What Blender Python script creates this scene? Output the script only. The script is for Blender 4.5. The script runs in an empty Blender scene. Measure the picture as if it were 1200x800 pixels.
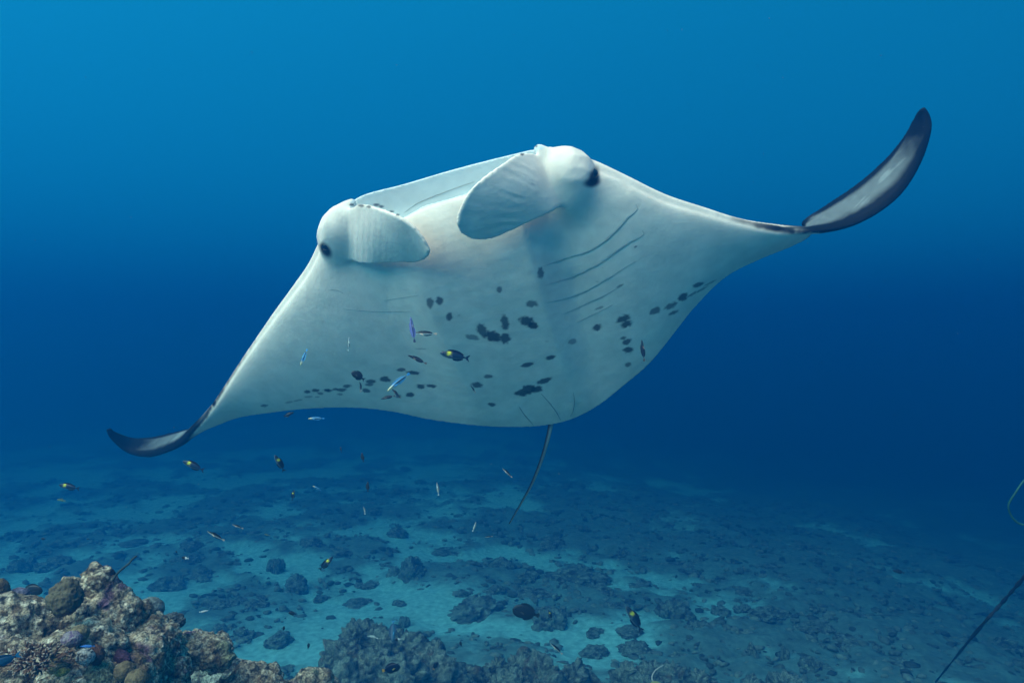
import bpy, bmesh, math, random
import numpy as np
from mathutils import Vector, Matrix
from mathutils.kdtree import KDTree
from mathutils.bvhtree import BVHTree

# ------------------------------------------------------------------ camera, light, exposure
S = bpy.context.scene
COL = S.collection
FPX = 857.0          # focal length in photograph pixels (1200 wide)
CAMZ = 5.2
cam_d = bpy.data.cameras.new('camera'); cam = bpy.data.objects.new('camera', cam_d)
COL.objects.link(cam); S.camera = cam
cam.location = (0, 0, CAMZ); cam.rotation_euler = (math.radians(90), 0, 0)
cam_d.sensor_width = 36.0; cam_d.lens = 36.0 * FPX / 1200.0
cam_d.clip_start = 0.05; cam_d.clip_end = 2000

SUN_EL, SUN_AZ = math.radians(47), math.radians(222)      # azimuth measured from +Y (ahead) towards +X
sun_dir = Vector((math.cos(SUN_EL)*math.sin(SUN_AZ), math.cos(SUN_EL)*math.cos(SUN_AZ), math.sin(SUN_EL)))
W = bpy.data.worlds.new('World'); S.world = W; W.use_nodes = True
nt = W.node_tree; nt.nodes.clear()
sky = nt.nodes.new('ShaderNodeTexSky'); sky.sky_type = 'NISHITA'; sky.sun_disc = False
sky.sun_elevation = SUN_EL; sky.sun_rotation = SUN_AZ; sky.dust_density = 2.5
mixw = nt.nodes.new('ShaderNodeMix'); mixw.data_type = 'RGBA'; mixw.blend_type = 'MULTIPLY'
mixw.inputs[0].default_value = 1.0
mixw.inputs[7].default_value = (0.02, 0.86, 1.0, 1)        # daylight filtered by the sea above
bg = nt.nodes.new('ShaderNodeBackground'); bg.inputs[1].default_value = 0.132
wo = nt.nodes.new('ShaderNodeOutputWorld')
tcw = nt.nodes.new('ShaderNodeTexCoord'); addw = nt.nodes.new('ShaderNodeVectorMath'); addw.operation = 'ADD'
addw.inputs[1].default_value = (0, 0, 0.45)                # the surface bends daylight steeper
nt.links.new(tcw.outputs['Generated'], addw.inputs[0]); nt.links.new(addw.outputs[0], sky.inputs[0])
nt.links.new(sky.outputs[0], mixw.inputs[6]); nt.links.new(mixw.outputs[2], bg.inputs[0]); nt.links.new(bg.outputs[0], wo.inputs[0])

sd = bpy.data.lights.new('sun', 'SUN'); sd.energy = 5.0; sd.angle = math.radians(62.0); sd.color = (1.0, 0.88, 0.74)
sun = bpy.data.objects.new('sun', sd); COL.objects.link(sun)
sun.rotation_euler = sun_dir.to_track_quat('Z', 'Y').to_euler()
sun.location = (0, 0, 20)

S.view_settings.view_transform = 'Standard'; S.view_settings.look = 'None'
S.view_settings.gamma = 1.0; S.view_settings.use_curve_mapping = False
S.view_settings.exposure = 0.93
S.render.engine = 'CYCLES'
cy = S.cycles
cy.use_denoising = True
cy.max_bounces = 6; cy.diffuse_bounces = 3; cy.volume_bounces = 1; cy.glossy_bounces = 2
cy.transmission_bounces = 2; cy.transparent_max_bounces = 4
cy.sample_clamp_indirect = 4.0

# ------------------------------------------------------------------ helpers
rng = np.random.default_rng(7)
random.seed(7)

def P(u, v, d):
    """photograph pixel + depth in metres -> world point"""
    return np.array([(u-600.0)/FPX*d, d, CAMZ + (400.0-v)/FPX*d])

def project(pts):
    d = pts[:, 1]
    return 600 + pts[:, 0]/d*FPX, 400 - (pts[:, 2]-CAMZ)/d*FPX

def _hash(ix, iy, iz, seed):
    h = (ix.astype(np.int64)*374761393 + iy.astype(np.int64)*668265263 + iz.astype(np.int64)*2147483647 + seed*974634777) & 0xFFFFFFFF
    h = ((h ^ (h >> 13)) * 1274126177) & 0xFFFFFFFF
    h = (h ^ (h >> 16)) & 0xFFFFFFFF
    h = (h * 2246822519) & 0xFFFFFFFF
    return ((h ^ (h >> 15)) & 0xFFFFFF) / float(0xFFFFFF)

def vnoise(p, seed=0):
    i = np.floor(p).astype(np.int64); f = p - i; f = f*f*f*(f*(f*6-15)+10)
    x, y, z = i[:, 0], i[:, 1], i[:, 2]; fx, fy, fz = f[:, 0], f[:, 1], f[:, 2]
    def c(a, b, d): return _hash(x+a, y+b, z+d, seed)
    l = lambda a, b, t: a + (b-a)*t
    r = l(l(l(c(0,0,0), c(1,0,0), fx), l(c(0,1,0), c(1,1,0), fx), fy),
          l(l(c(0,0,1), c(1,0,1), fx), l(c(0,1,1), c(1,1,1), fx), fy), fz)
    return r*2-1

def fbm(p, oct=4, seed=0, gain=0.5):
    s = 0; a = 1.0; n = 0
    for k in range(oct):
        s = s + a*vnoise(p*(2.03**k) + 17.3*k, seed+k); n += a; a *= gain
    return s/n

def cell(p, seed=0):
    """distance to the nearest scattered point (Voronoi F1) and its id"""
    i = np.floor(p).astype(np.int64); best = np.full(len(p), 9.0); bid = np.zeros(len(p))
    for a in (-1, 0, 1):
        for b in (-1, 0, 1):
            for c in (-1, 0, 1):
                x, y, z = i[:, 0]+a, i[:, 1]+b, i[:, 2]+c
                q = np.stack([x+_hash(x, y, z, seed), y+_hash(x, y, z, seed+1), z+_hash(x, y, z, seed+2)], 1)
                d = np.sqrt(((p-q)**2).sum(1)); m = d < best
                best = np.where(m, d, best); bid = np.where(m, _hash(x, y, z, seed+3), bid)
    return best, bid

def sstep(a, b, x):
    t = np.clip((x-a)/(b-a), 0, 1); return t*t*(3-2*t)

def crom(pts, n):
    """Catmull-Rom through pts, n samples per segment"""
    p = np.asarray(pts, float)
    p = np.vstack([2*p[0]-p[1], p, 2*p[-1]-p[-2]])
    out = []
    for k in range(1, len(p)-2):
        t = np.linspace(0, 1, n, endpoint=False)[:, None]
        a, b, c, d = p[k-1], p[k], p[k+1], p[k+2]
        out.append(0.5*((2*b) + (-a+c)*t + (2*a-5*b+4*c-d)*t*t + (-a+3*b-3*c+d)*t**3))
    out.append(p[-2][None])
    return np.vstack(out)

def mesh_from(name, verts, faces, smooth=True):
    me = bpy.data.meshes.new(name)
    me.from_pydata([tuple(v) for v in verts], [], [tuple(f) for f in faces])
    me.validate(); me.update()
    if smooth: me.polygons.foreach_set('use_smooth', [True]*len(me.polygons))
    return me

def link(name, me, mat=None, parent=None):
    o = bpy.data.objects.new(name, me); COL.objects.link(o)
    if mat is not None and me is not None and not me.materials: me.materials.append(mat)
    if parent is not None: o.parent = parent
    return o

def tag(o, label=None, cat=None, group=None, kind=None):
    if label: o['label'] = label
    if cat: o['category'] = cat
    if group: o['group'] = group
    if kind: o['kind'] = kind
    return o

def verts_np(me):
    a = np.empty(len(me.vertices)*3, np.float32); me.vertices.foreach_get('co', a); return a.reshape(-1, 3).astype(float)
def normals_np(me):
    a = np.empty(len(me.vertices)*3, np.float32); me.vertices.foreach_get('normal', a); return a.reshape(-1, 3).astype(float)
def set_verts(me, v):
    me.vertices.foreach_set('co', v.astype(np.float32).ravel()); me.update()
def set_col(me, name, rgb):
    at = me.color_attributes.new(name, 'FLOAT_COLOR', 'POINT')
    at.data.foreach_set('color', np.hstack([rgb, np.ones((len(rgb), 1))]).astype(np.float32).ravel())

def remeshed(me, voxel):
    o = bpy.data.objects.new('tmp', me); COL.objects.link(o)
    m = o.modifiers.new('r', 'REMESH'); m.mode = 'VOXEL'; m.voxel_size = voxel; m.adaptivity = 0
    dg = bpy.context.evaluated_depsgraph_get(); dg.update()
    out = bpy.data.meshes.new_from_object(o.evaluated_get(dg))
    bpy.data.objects.remove(o); bpy.data.meshes.remove(me)
    out.polygons.foreach_set('use_smooth', [True]*len(out.polygons))
    return out

def taubin(me, it, lam=0.5, mu=-0.53):
    v = verts_np(me); n = len(v)
    e = np.empty(len(me.edges)*2, np.int32); me.edges.foreach_get('vertices', e); e = e.reshape(-1, 2)
    deg = np.bincount(e.ravel(), minlength=n).astype(float)[:, None]
    for k in range(it):
        for l in (lam, mu):
            s = np.zeros_like(v)
            for ax in range(3):
                s[:, ax] = np.bincount(e[:, 0], v[e[:, 1], ax], n) + np.bincount(e[:, 1], v[e[:, 0], ax], n)
            v = v + l*(s/deg - v)
    set_verts(me, v)
    return v

def ico(sub=2):
    bm = bmesh.new(); bmesh.ops.create_icosphere(bm, subdivisions=sub, radius=1.0)
    v = np.array([x.co[:] for x in bm.verts]); f = [[x.index for x in g.verts] for g in bm.faces]; bm.free()
    return v, f
ICO1, ICO2 = ico(1), ico(2)

class Raw:
    def __init__(s): s.v = []; s.f = []; s.n = 0
    def add(s, v, f):
        v = np.asarray(v); s.v.append(v); s.f += [[i+s.n for i in q] for q in f]; s.n += len(v)
    def sphere(s, c, r, sub=2):
        v, f = ICO2 if sub == 2 else ICO1
        s.add(v*np.asarray(r) + np.asarray(c), f)
    def chain(s, pts, rad, n=6):
        for c, r in zip(crom(pts, n), crom(np.asarray(rad)[:, None], n)[:, 0]): s.sphere(c, r)
    def sheet(s, A, B, half):
        """A, B: (n,3) edge curves; half: (n,m) half thickness; a closed thin sheet"""
        n = len(A); m = half.shape[1]
        t = np.linspace(0, 1, m)
        G = A[:, None]*(1-t)[None, :, None] + B[:, None]*t[None, :, None]
        return G
    def mesh(s, name): return mesh_from(name, np.vstack(s.v), s.f)

def tube(pts, rad, k=8):
    pts = np.asarray(pts, float); n = len(pts); rad = np.broadcast_to(np.asarray(rad, float), (n,))
    t = np.gradient(pts, axis=0); t /= np.linalg.norm(t, axis=1)[:, None]
    up = np.array([0.31, 0.17, 0.93]); V = []
    a = np.cross(t[0], up); a /= np.linalg.norm(a)
    for i in range(n):
        a = a - t[i]*a.dot(t[i]); a /= np.linalg.norm(a); b = np.cross(t[i], a)
        for j in range(k):
            w = 2*math.pi*j/k; V.append(pts[i] + rad[i]*(math.cos(w)*a + math.sin(w)*b))
    F = [[i*k+j, i*k+(j+1) % k, (i+1)*k+(j+1) % k, (i+1)*k+j] for i in range(n-1) for j in range(k)]
    F += [list(range(k))[::-1], [(n-1)*k+j for j in range(k)]]
    return np.array(V), F

# ------------------------------------------------------------------ materials
def new_mat(name):
    m = bpy.data.materials.new(name); m.use_nodes = True
    return m, m.node_tree.nodes, m.node_tree.links, m.node_tree.nodes['Principled BSDF']

def attr_mat(name, rough=0.6, spec=0.3, bump=0.0, bscale=60, noise=0.15, nscale=30, sss=0.0):
    """colour from the mesh's own pattern, broken up by fine noise"""
    m, N, L, B = new_mat(name)
    a = N.new('ShaderNodeAttribute'); a.attribute_name = 'Col'
    tc = N.new('ShaderNodeTexCoord')
    nz = N.new('ShaderNodeTexNoise'); nz.inputs['Scale'].default_value = nscale; nz.inputs['Detail'].default_value = 6
    L.new(tc.outputs['Object'], nz.inputs['Vector'])
    mr = N.new('ShaderNodeMapRange'); mr.inputs['From Min'].default_value = 0.3; mr.inputs['From Max'].default_value = 0.7
    mr.inputs['To Min'].default_value = 1-noise; mr.inputs['To Max'].default_value = 1+noise
    L.new(nz.outputs[0], mr.inputs[0])
    mx = N.new('ShaderNodeVectorMath'); mx.operation = 'SCALE'
    L.new(a.outputs['Color'], mx.inputs[0]); L.new(mr.outputs[0], mx.inputs['Scale'])
    L.new(mx.outputs[0], B.inputs['Base Color'])
    B.inputs['Roughness'].default_value = rough; B.inputs['Specular IOR Level'].default_value = spec
    if bump:
        n2 = N.new('ShaderNodeTexNoise'); n2.inputs['Scale'].default_value = bscale; n2.inputs['Detail'].default_value = 5
        L.new(tc.outputs['Object'], n2.inputs['Vector'])
        bp = N.new('ShaderNodeBump'); bp.inputs['Strength'].default_value = bump; bp.inputs['Distance'].default_value = 0.01
        L.new(n2.outputs[0], bp.inputs['Height']); L.new(bp.outputs[0], B.inputs['Normal'])
    return m

def plain_mat(name, rgb, rough=0.6, noise=0.2, nscale=25, spec=0.3):
    m, N, L, B = new_mat(name)
    tc = N.new('ShaderNodeTexCoord'); nz = N.new('ShaderNodeTexNoise')
    nz.inputs['Scale'].default_value = nscale; nz.inputs['Detail'].default_value = 5
    L.new(tc.outputs['Object'], nz.inputs['Vector'])
    cr = N.new('ShaderNodeValToRGB'); cr.color_ramp.elements[0].position = .3; cr.color_ramp.elements[1].position = .7
    cr.color_ramp.elements[0].color = (*[c*(1-noise) for c in rgb], 1); cr.color_ramp.elements[1].color = (*[min(1, c*(1+noise)) for c in rgb], 1)
    L.new(nz.outputs[0], cr.inputs[0]); L.new(cr.outputs[0], B.inputs['Base Color'])
    B.inputs['Roughness'].default_value = rough; B.inputs['Specular IOR Level'].default_value = spec
    return m

M_skin = attr_mat('manta_skin', rough=0.6, spec=0.05, bump=0.14, bscale=55, noise=0.07, nscale=14)
M_rock = attr_mat('reef_rock', rough=0.9, spec=0.1, bump=0.6, bscale=70, noise=0.35, nscale=45)
def rocky(name, dark_mul, pit_scale, bump):
    m = attr_mat(name, rough=0.92, spec=0.08, bump=bump, bscale=90, noise=0.3, nscale=40)
    N, L = m.node_tree.nodes, m.node_tree.links; B = N['Principled BSDF']
    src = B.inputs['Base Color'].links[0].from_socket
    tc = next(n for n in N if n.type == 'TEX_COORD')
    vz = N.new('ShaderNodeTexNoise'); vz.inputs['Scale'].default_value = pit_scale; vz.inputs['Detail'].default_value = 3; vz.inputs['Roughness'].default_value = .7
    L.new(tc.outputs['Object'], vz.inputs['Vector'])
    mr = N.new('ShaderNodeMapRange'); mr.inputs['From Min'].default_value = .40; mr.inputs['From Max'].default_value = .60
    mr.inputs['To Min'].default_value = dark_mul; mr.inputs['To Max'].default_value = 1.45
    L.new(vz.outputs[0], mr.inputs[0])
    sc = N.new('ShaderNodeVectorMath'); sc.operation = 'SCALE'; L.new(src, sc.inputs[0]); L.new(mr.outputs[0], sc.inputs['Scale']); L.new(sc.outputs[0], B.inputs['Base Color'])
    return m
M_rock = rocky('reef_rock', .40, 105, .9)
M_coral = attr_mat('coral', rough=0.85, spec=0.1, bump=0.5, bscale=60, noise=0.25, nscale=35)
M_far = attr_mat('far_coral', rough=0.95, spec=0.05, bump=0.5, bscale=18, noise=0.4, nscale=12)
M_fish = attr_mat('fish_skin', rough=0.45, spec=0.4, noise=0.08, nscale=60)
M_fin = plain_mat('dark_fin', (0.02, 0.03, 0.06), 0.5)
M_eye = plain_mat('eye', (0.006, 0.007, 0.01), 0.15, 0.1, 20, 0.6)
M_crease = plain_mat('crease', (0.38, 0.38, 0.35), 0.7)

# ------------------------------------------------------------------ seabed
GS = CAMZ/3.8
def ground_z(x, y):
    x = np.asarray(x, float)/GS; y = np.asarray(y, float)/GS
    p = np.stack([x*0.16, y*0.16, x*0+2.2], 1)
    z = 0.30*fbm(p, 3, 3)
    p2 = np.stack([x*0.9, y*0.9, x*0+5.1], 1)
    z = z + 0.11*fbm(p2, 4, 11)
    drop = np.clip(x-1.5+0.12*(y-9), 0, None)
    z = z - 0.07*drop - 0.04*np.clip(drop-3, 0, None)
    z = z - 0.02*np.clip(y-14, 0, None)
    return z*GS

def rubble_mask(x, y):
    x = x/GS; y = y/GS
    p = np.stack([x*0.75, y*0.75, x*0+1.3], 1)
    m = sstep(-0.10, 0.22, fbm(p, 5, 41, 0.6) + 0.17 + 0.05*np.clip(x, -2, 4))  # cover rises rightward, so the dimness there is put into the ground colour
    bare = (np.exp(-((x+2.6)/1.1)**2-((y-9.5)/.8)**2) + .9*np.exp(-((x+1.5)/1.5)**2-((y-10.8)/.6)**2)
            + .8*np.exp(-((x+.8)/.6)**2-((y-9.9)/.8)**2) + .7*np.exp(-((x-1.0)/.6)**2-((y-9.3)/.4)**2))
    return np.clip(m - bare, 0, 1)

def axis(lo, hi, step, far, n):
    a = np.arange(lo, hi+1e-6, step)
    g = (np.linspace(0, 1, n+1)[1:]**2)*far
    return np.concatenate([(lo-g)[::-1], a, hi+g])
gx = axis(-14*GS, 12*GS, 0.085*GS, 60, 26); gy = axis(5.8*GS, 23*GS, 0.085*GS, 60, 26); gy = gy[gy > -20]
GX, GY = np.meshgrid(gx, gy)
fx, fy = GX.ravel(), GY.ravel()
gz = ground_z(fx, fy)
rm = rubble_mask(fx, fy)
pr = np.stack([fx*3.2/GS, fy*3.2/GS, fx*0], 1)
gz2 = gz + GS*rm*(0.05 + 0.11*fbm(pr, 5, 77, 0.62)) + 0.012*fbm(pr*2.2, 2, 5)
nx, ny = len(gx), len(gy)
gv = np.stack([fx, fy, gz2], 1)
gf = [[j*nx+i, j*nx+i+1, (j+1)*nx+i+1, (j+1)*nx+i] for j in range(ny-1) for i in range(nx-1)]
gme = mesh_from('seabed', gv, gf)
sand = np.array([0.45, 0.82, 0.76]); rub = np.array([0.19, 0.24, 0.21])
mm = np.clip(rm*0.92 + 0.18*fbm(pr*1.7, 3, 9), 0, 1)[:, None]
set_col(gme, 'Col', sand*(1-mm) + rub*mm)
M_sand = attr_mat('sand_and_rubble', rough=0.95, spec=0.05, bump=0.5, bscale=22, noise=0.28, nscale=9)
seabed = tag(link('seabed', gme, M_sand), kind='structure')

# ------------------------------------------------------------------ sea water (haze)
hb = bmesh.new(); bmesh.ops.create_cube(hb, size=1.0)
hme = bpy.data.meshes.new('haze'); hb.to_mesh(hme); hb.free()
M_haze = bpy.data.materials.new('sea_water'); M_haze.use_nodes = True
hn = M_haze.node_tree; hn.nodes.clear()
ho = hn.nodes.new('ShaderNodeOutputMaterial'); pv = hn.nodes.new('ShaderNodeVolumePrincipled')
pv.inputs['Color'].default_value = (0.001, 0.070, 0.190, 1)
pv.inputs['Absorption Color'].default_value = (0.21, 0.445, 0.56, 1)
pv.inputs['Density'].default_value = 0.258
pv.inputs['Anisotropy'].default_value = 0.55
hn.links.new(pv.outputs[0], ho.inputs['Volume'])
haze = tag(link('haze', hme, M_haze), 'clear blue sea water filling the whole view', None, None, 'stuff')
gmin = float(gz2.min())
HTOP = CAMZ + 2.7
haze.scale = (170, 170, HTOP-(gmin-1.0)); haze.location = (0, 32, (HTOP+gmin-1.0)/2)

#@@MANTA
# ------------------------------------------------------------------ manta ray
Tb = P(650, 497, 4.2); Mo = P(530, 235, 3.3)
Fw = Mo-Tb; Fw /= np.linalg.norm(Fw)
Wd = P(697, 205, 3.2)-P(380, 290, 3.5); Wd -= Fw*Wd.dot(Fw); Wd /= np.linalg.norm(Wd)
Nb = np.cross(Wd, Fw); Nb /= np.linalg.norm(Nb)         # belly normal, towards the camera and down
C0 = (Tb+Mo)/2
CAM = np.array([0, 0, CAMZ])
def PH(u, v, h):
    """point seen at a pixel, h metres above (dorsal of) the disc plane"""
    r = np.array([(u-600)/FPX, 1, (400-v)/FPX]); q = C0 - Nb*h - CAM
    return CAM + r*(q.dot(Nb)/r.dot(Nb))

# lead u, lead v, trail u, trail v, h lead, h trail, dorsal thickness, ventral thickness
ST = [
 (126.5,503,127.5,502, .34,.36, .010,.008), (131,513,139,508, .33,.40, .012,.010), (150,529,157,513.5, .30,.44, .014,.012),
 (174,534,180,512, .26,.44, .016,.014), (198,527,203,507, .22,.42, .018,.015), (213,518.5,221,503.3, .19,.38, .020,.017),
 (223,507,235,503.2, .17,.33, .024,.018), (237,491,252,498, .15,.26, .028,.020), (255,468,279,488.5, .12,.19, .036,.026),
 (285,424,315,483, .09,.11, .055,.040), (318,378,362,478, .06,.06, .08,.055), (345,342,412,476.7, .04,.03, .11,.07),
 (366,312,458,481, .04,.01, .14,.085), (390,264,503,490.5, .06,.0, .17,.085), (418,235,552,497, .08,.0, .19,.08),
 (474,218.5,592,499.3, .10,.0, .20,.075), (530,202,634,498, .10,.0, .20,.075), (590,186.5,668,491, .10,.0, .20,.075),
 (634,178,700,475, .08,.0, .19,.08), (668,186,731,451, .05,.0, .17,.085), (700,196,762,424, .03,.01, .14,.085),
 (737,213,790,389.5, .02,.03, .11,.07), (780,233.5,815,358, .02,.05, .08,.055), (828,248,850,324, .03,.08, .055,.040),
 (872,260.5,889,303.5, .05,.12, .040,.028), (912,268,927,287.5, .07,.20, .030,.022), (940,270,949,274, .09,.26, .020,.014),
 (967,269.5,940,261.5, .12,.36, .017,.013), (1000,262,968,241.5, .16,.42, .019,.014), (1032,245,1004,217, .20,.45, .020,.015),
 (1058,222,1038,187, .25,.46, .018,.014), (1078,189,1060,160, .31,.46, .015,.012), (1089,155,1070,142, .36,.46, .012,.010),
 (1088.5,137,1076,131, .40,.44, .010,.008), (1081,127,1080,127.5, .42,.43, .008,.007)]
ST = np.array(ST)
SEG = 8
SS = crom(ST, SEG)
sidx = np.linspace(0, len(ST)-1, len(SS))
LIPK = [(13.4,430,290),(14,446,273),(14.6,470,256),(15.2,497,241.5),(16,538,229),(17,586,213),(17.6,612,204),(18.2,634,196)]
lk = np.array(LIPK)
nD, nM, nV = 22, 9, 26
tubev = []; par = []
prevN = Nb
for i, row in enumerate(SS):
    s = sidx[i]
    Lp = PH(row[0], row[1], row[4]); Tp = PH(row[2], row[3], row[5])
    i0, i1 = max(0, i-2), min(len(SS)-1, i+2)
    tanv = (PH(SS[i1,0], SS[i1,1], SS[i1,4])+PH(SS[i1,2], SS[i1,3], SS[i1,5]) - PH(SS[i0,0], SS[i0,1], SS[i0,4])-PH(SS[i0,2], SS[i0,3], SS[i0,5]))
    ch = Tp-Lp
    n = np.cross(ch, tanv); ln = np.linalg.norm(n)
    n = n/ln if ln > 1e-9 else prevN
    if n.dot(prevN) < 0: n = -n
    if 0 < i < len(SS)-1: prevN = n
    td, tv = row[6], row[7]
    r = min(0.03, 0.45*min(td, tv)+0.004)
    mw = float(sstep(13.5, 14.6, s)*(1-sstep(17.3, 18.3, s)))
    U = Lp - n*r; Lw = Lp + n*r
    if mw > 0:
        lu, lv = np.interp(s, lk[:, 0], lk[:, 1]), np.interp(s, lk[:, 0], lk[:, 2])
        lip = PH(lu, lv, -0.05)
        Lw = Lw*(1-mw) + lip*mw
    loop = []
    tc = 0.007
    for c in np.linspace(1, 0, nD, endpoint=False):
        c = c**1.5
        loop.append((U*(1-c) + (Tp-n*tc)*c - n*td*2.6*c**.5*(1-c)*(1-.35*mw), c, 0))
    for t in np.linspace(0, 1, nM):
        q = U*(1-t)+Lw*t
        out = -ch/(np.linalg.norm(ch)+1e-9)
        bulge = math.sin(math.pi*t)
        q = q + out*r*bulge*(1-mw) - (Fw*0.9)*0.21*mw*bulge**.7
        loop.append((q, 0.0, 1))
    for c in np.linspace(0, 1, nV+1)[1:]:
        c = c**1.5
        fl = 1.0
        loop.append((Lw*(1-c) + (Tp+n*tc)*c + n*(tv*2.6*c**(.5)*(1-c) + .065*mw*(1-math.exp(-c/.13))*(1-c)**.8), c, 2))
    for q, c, sd_ in loop:
        tubev.append(q); par.append((s, c, sd_))
K = nD+nM+nV; tubev = np.array(tubev); par = np.array(par)
tf = [[i*K+j, i*K+(j+1) % K, (i+1)*K+(j+1) % K, (i+1)*K+j] for i in range(len(SS)-1) for j in range(K)]
tf += [list(range(K))[::-1], [(len(SS)-1)*K+j for j in range(K)]]
raw = Raw(); raw.add(tubev, tf)

def pxr(u, v, h, r):        # point and a radius given in pixels at that point
    q = PH(u, v, h); return q, r/FPX*q[1]
def lobe(lst):
    pts, rad = zip(*[pxr(*a) for a in lst]); raw.chain(pts, rad, 7)
lobe([(412,239,.02,6), (404,252,.0,15), (397,270,.0,24), (399,292,.03,24), (410,318,.07,17), (424,345,.11,8)])
lobe([(632,176,.0,7), (645,188,.0,15), (666,203,-.01,31), (672,226,.02,33), (686,254,.06,27), (704,285,.11,16)])

finpts = []
def fin(top, bot, hs, hb, bow):
    n = 10; A = crom(top, n); B = crom(bot, n); H = crom(np.array(hs)[:, None], n)[:, 0]; HB = crom(np.array(hb)[:, None], n)[:, 0]
    m = 15; front = []; 
    G = np.zeros((len(A), m, 3)); 
    for i in range(len(A)):
        for j, t in enumerate(np.linspace(0, 1, m)):
            u, v = A[i]*(1-t)+B[i]*t
            G[i, j] = PH(u, v, H[i]*(1-t) + HB[i]*t - bow*math.sin(math.pi*t)*math.sin(math.pi*min(1, i/len(A)+.25)))
    du = np.gradient(G, axis=0); dv = np.gradient(G, axis=1)
    nn = np.cross(du, dv); nn /= np.linalg.norm(nn, axis=2)[..., None]+1e-12
    if (nn*Nb).sum() < 0: nn = -nn
    tt = np.linspace(0, 1, m); ii = np.linspace(0, 1, len(A))
    th = (0.0055 + 0.007*np.sqrt(np.clip(1-ii, 0, 1))[:, None]*np.sin(np.pi*tt)[None]**.6)[..., None]
    a = (G+nn*th).reshape(-1, 3); b = (G-nn*th).reshape(-1, 3)
    R, Cc = len(A), m; q = R*Cc; f = []
    for i in range(R-1):
        for j in range(Cc-1):
            k = i*Cc+j
            f += [[k, k+1, k+Cc+1, k+Cc], [q+k, q+k+Cc, q+k+Cc+1, q+k+1]]
    for i in range(R-1):
        k = i*Cc; f += [[k, k+Cc, q+k+Cc, q+k]]; k = i*Cc+Cc-1; f += [[k, q+k, q+k+Cc, k+Cc]]
    for j in range(Cc-1):
        k = j; f += [[k, q+k, q+k+1, k+1]]; k = (R-1)*Cc+j; f += [[k, k+1, q+k+1, q+k]]
    raw.add(np.vstack([a, b]), f); finpts.append(a)
fin([(394,246),(425,239.5),(446,245),(466,253),(483,264),(496,279),(503.5,294)],
    [(396,304),(428,308),(448,307),(468,306),(484,306.5),(496,304),(503,298)], [.04,-.10,-.19,-.25,-.28,-.30,-.31], [.0,-.11,-.14,-.17,-.19,-.22,-.26], .015)
fin([(650,184),(612,180),(588,193),(566,209),(549,226),(538.5,247),(536,262)],
    [(684,236),(652,246),(626,257),(600,269),(577,278.5),(555,280),(540,272)], [.05,-.09,-.18,-.24,-.28,-.30,-.31], [.0,-.13,-.17,-.20,-.23,-.26,-.29], .015)

mme = remeshed(raw.mesh('raw'), 0.0058)
mv = taubin(mme, 45)
fkd = KDTree(sum(len(a) for a in finpts))
for i, q in enumerate(np.vstack(finpts)): fkd.insert(q, i)
fkd.balance()
# soften where the head lobes run into the belly
pu, pv_ = project(mv)
cand = ((pu > 380) & (pu < 450) & (pv_ > 285) & (pv_ < 365)) | ((pu > 645) & (pu < 735) & (pv_ > 215) & (pv_ < 320)) | ((pu > 384) & (pu < 420) & (pv_ > 250) & (pv_ < 310))
fdist = np.full(len(mv), 9.0)
box = (pu > 380) & (pu < 735) & (pv_ > 160) & (pv_ < 365)
for i in np.nonzero(box)[0]: fdist[i] = fkd.find(mv[i])[2]
wsm = (cand*sstep(0.012, 0.05, fdist)*(mv[:, 1] < 4.2))[:, None]
ed = np.empty(len(mme.edges)*2, np.int32); mme.edges.foreach_get('vertices', ed); ed = ed.reshape(-1, 2)
dg_ = np.bincount(ed.ravel(), minlength=len(mv)).astype(float)[:, None]
for k in range(20):
    wsm = 0.5*wsm + 0.5*np.stack([(np.bincount(ed[:, 0], wsm[ed[:, 1], 0], len(mv)) + np.bincount(ed[:, 1], wsm[ed[:, 0], 0], len(mv)))], 1)/dg_
def local_smooth(w, its, lam):
    global mv
    em = (w[ed[:, 0], 0] > 1e-4) | (w[ed[:, 1], 0] > 1e-4); e2 = ed[em]
    ids = np.unique(e2); mp = np.full(len(mv), -1); mp[ids] = np.arange(len(ids)); e2 = mp[e2]; n_ = len(ids)
    x = mv[ids]; ww = w[ids]; dgr = np.maximum(np.bincount(e2.ravel(), minlength=n_), 1).astype(float)[:, None]
    for k in range(its):
        sm = np.stack([np.bincount(e2[:, 0], x[e2[:, 1], ax], n_) + np.bincount(e2[:, 1], x[e2[:, 0], ax], n_) for ax in range(3)], 1)/dgr
        x = x + lam*ww*(sm-x)
    mv[ids] = x
wsm[wsm < 2e-3] = 0
local_smooth(wsm, 190, .6)
rootz = ((pu > 628) & (pu < 668) & (pv_ > 174) & (pv_ < 244)) | ((pu > 396) & (pu < 416) & (pv_ > 238) & (pv_ < 308))
w2 = (rootz*(mv[:, 1] < 4.2)).astype(float)[:, None]
for k in range(25):
    w2 = 0.5*w2 + 0.5*(np.bincount(ed[:, 0], w2[ed[:, 1], 0], len(mv)) + np.bincount(ed[:, 1], w2[ed[:, 0], 0], len(mv)))[:, None]/dg_
w2[w2 < 2e-3] = 0
local_smooth(w2, 40, .5)
set_verts(mme, mv)
mn = normals_np(mme)
kd = KDTree(len(tubev))
for i, q in enumerate(tubev): kd.insert(q, i)
kd.balance()
near = np.array([kd.find(q)[1] for q in mv])
ps, pc, pside = par[near, 0], par[near, 1], par[near, 2]
pu, pv_ = project(mv)
view = mv - CAM; view /= np.linalg.norm(view, axis=1)[:, None]
facing = -(mn*view).sum(1)
SF = crom(ST, 40)
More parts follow.
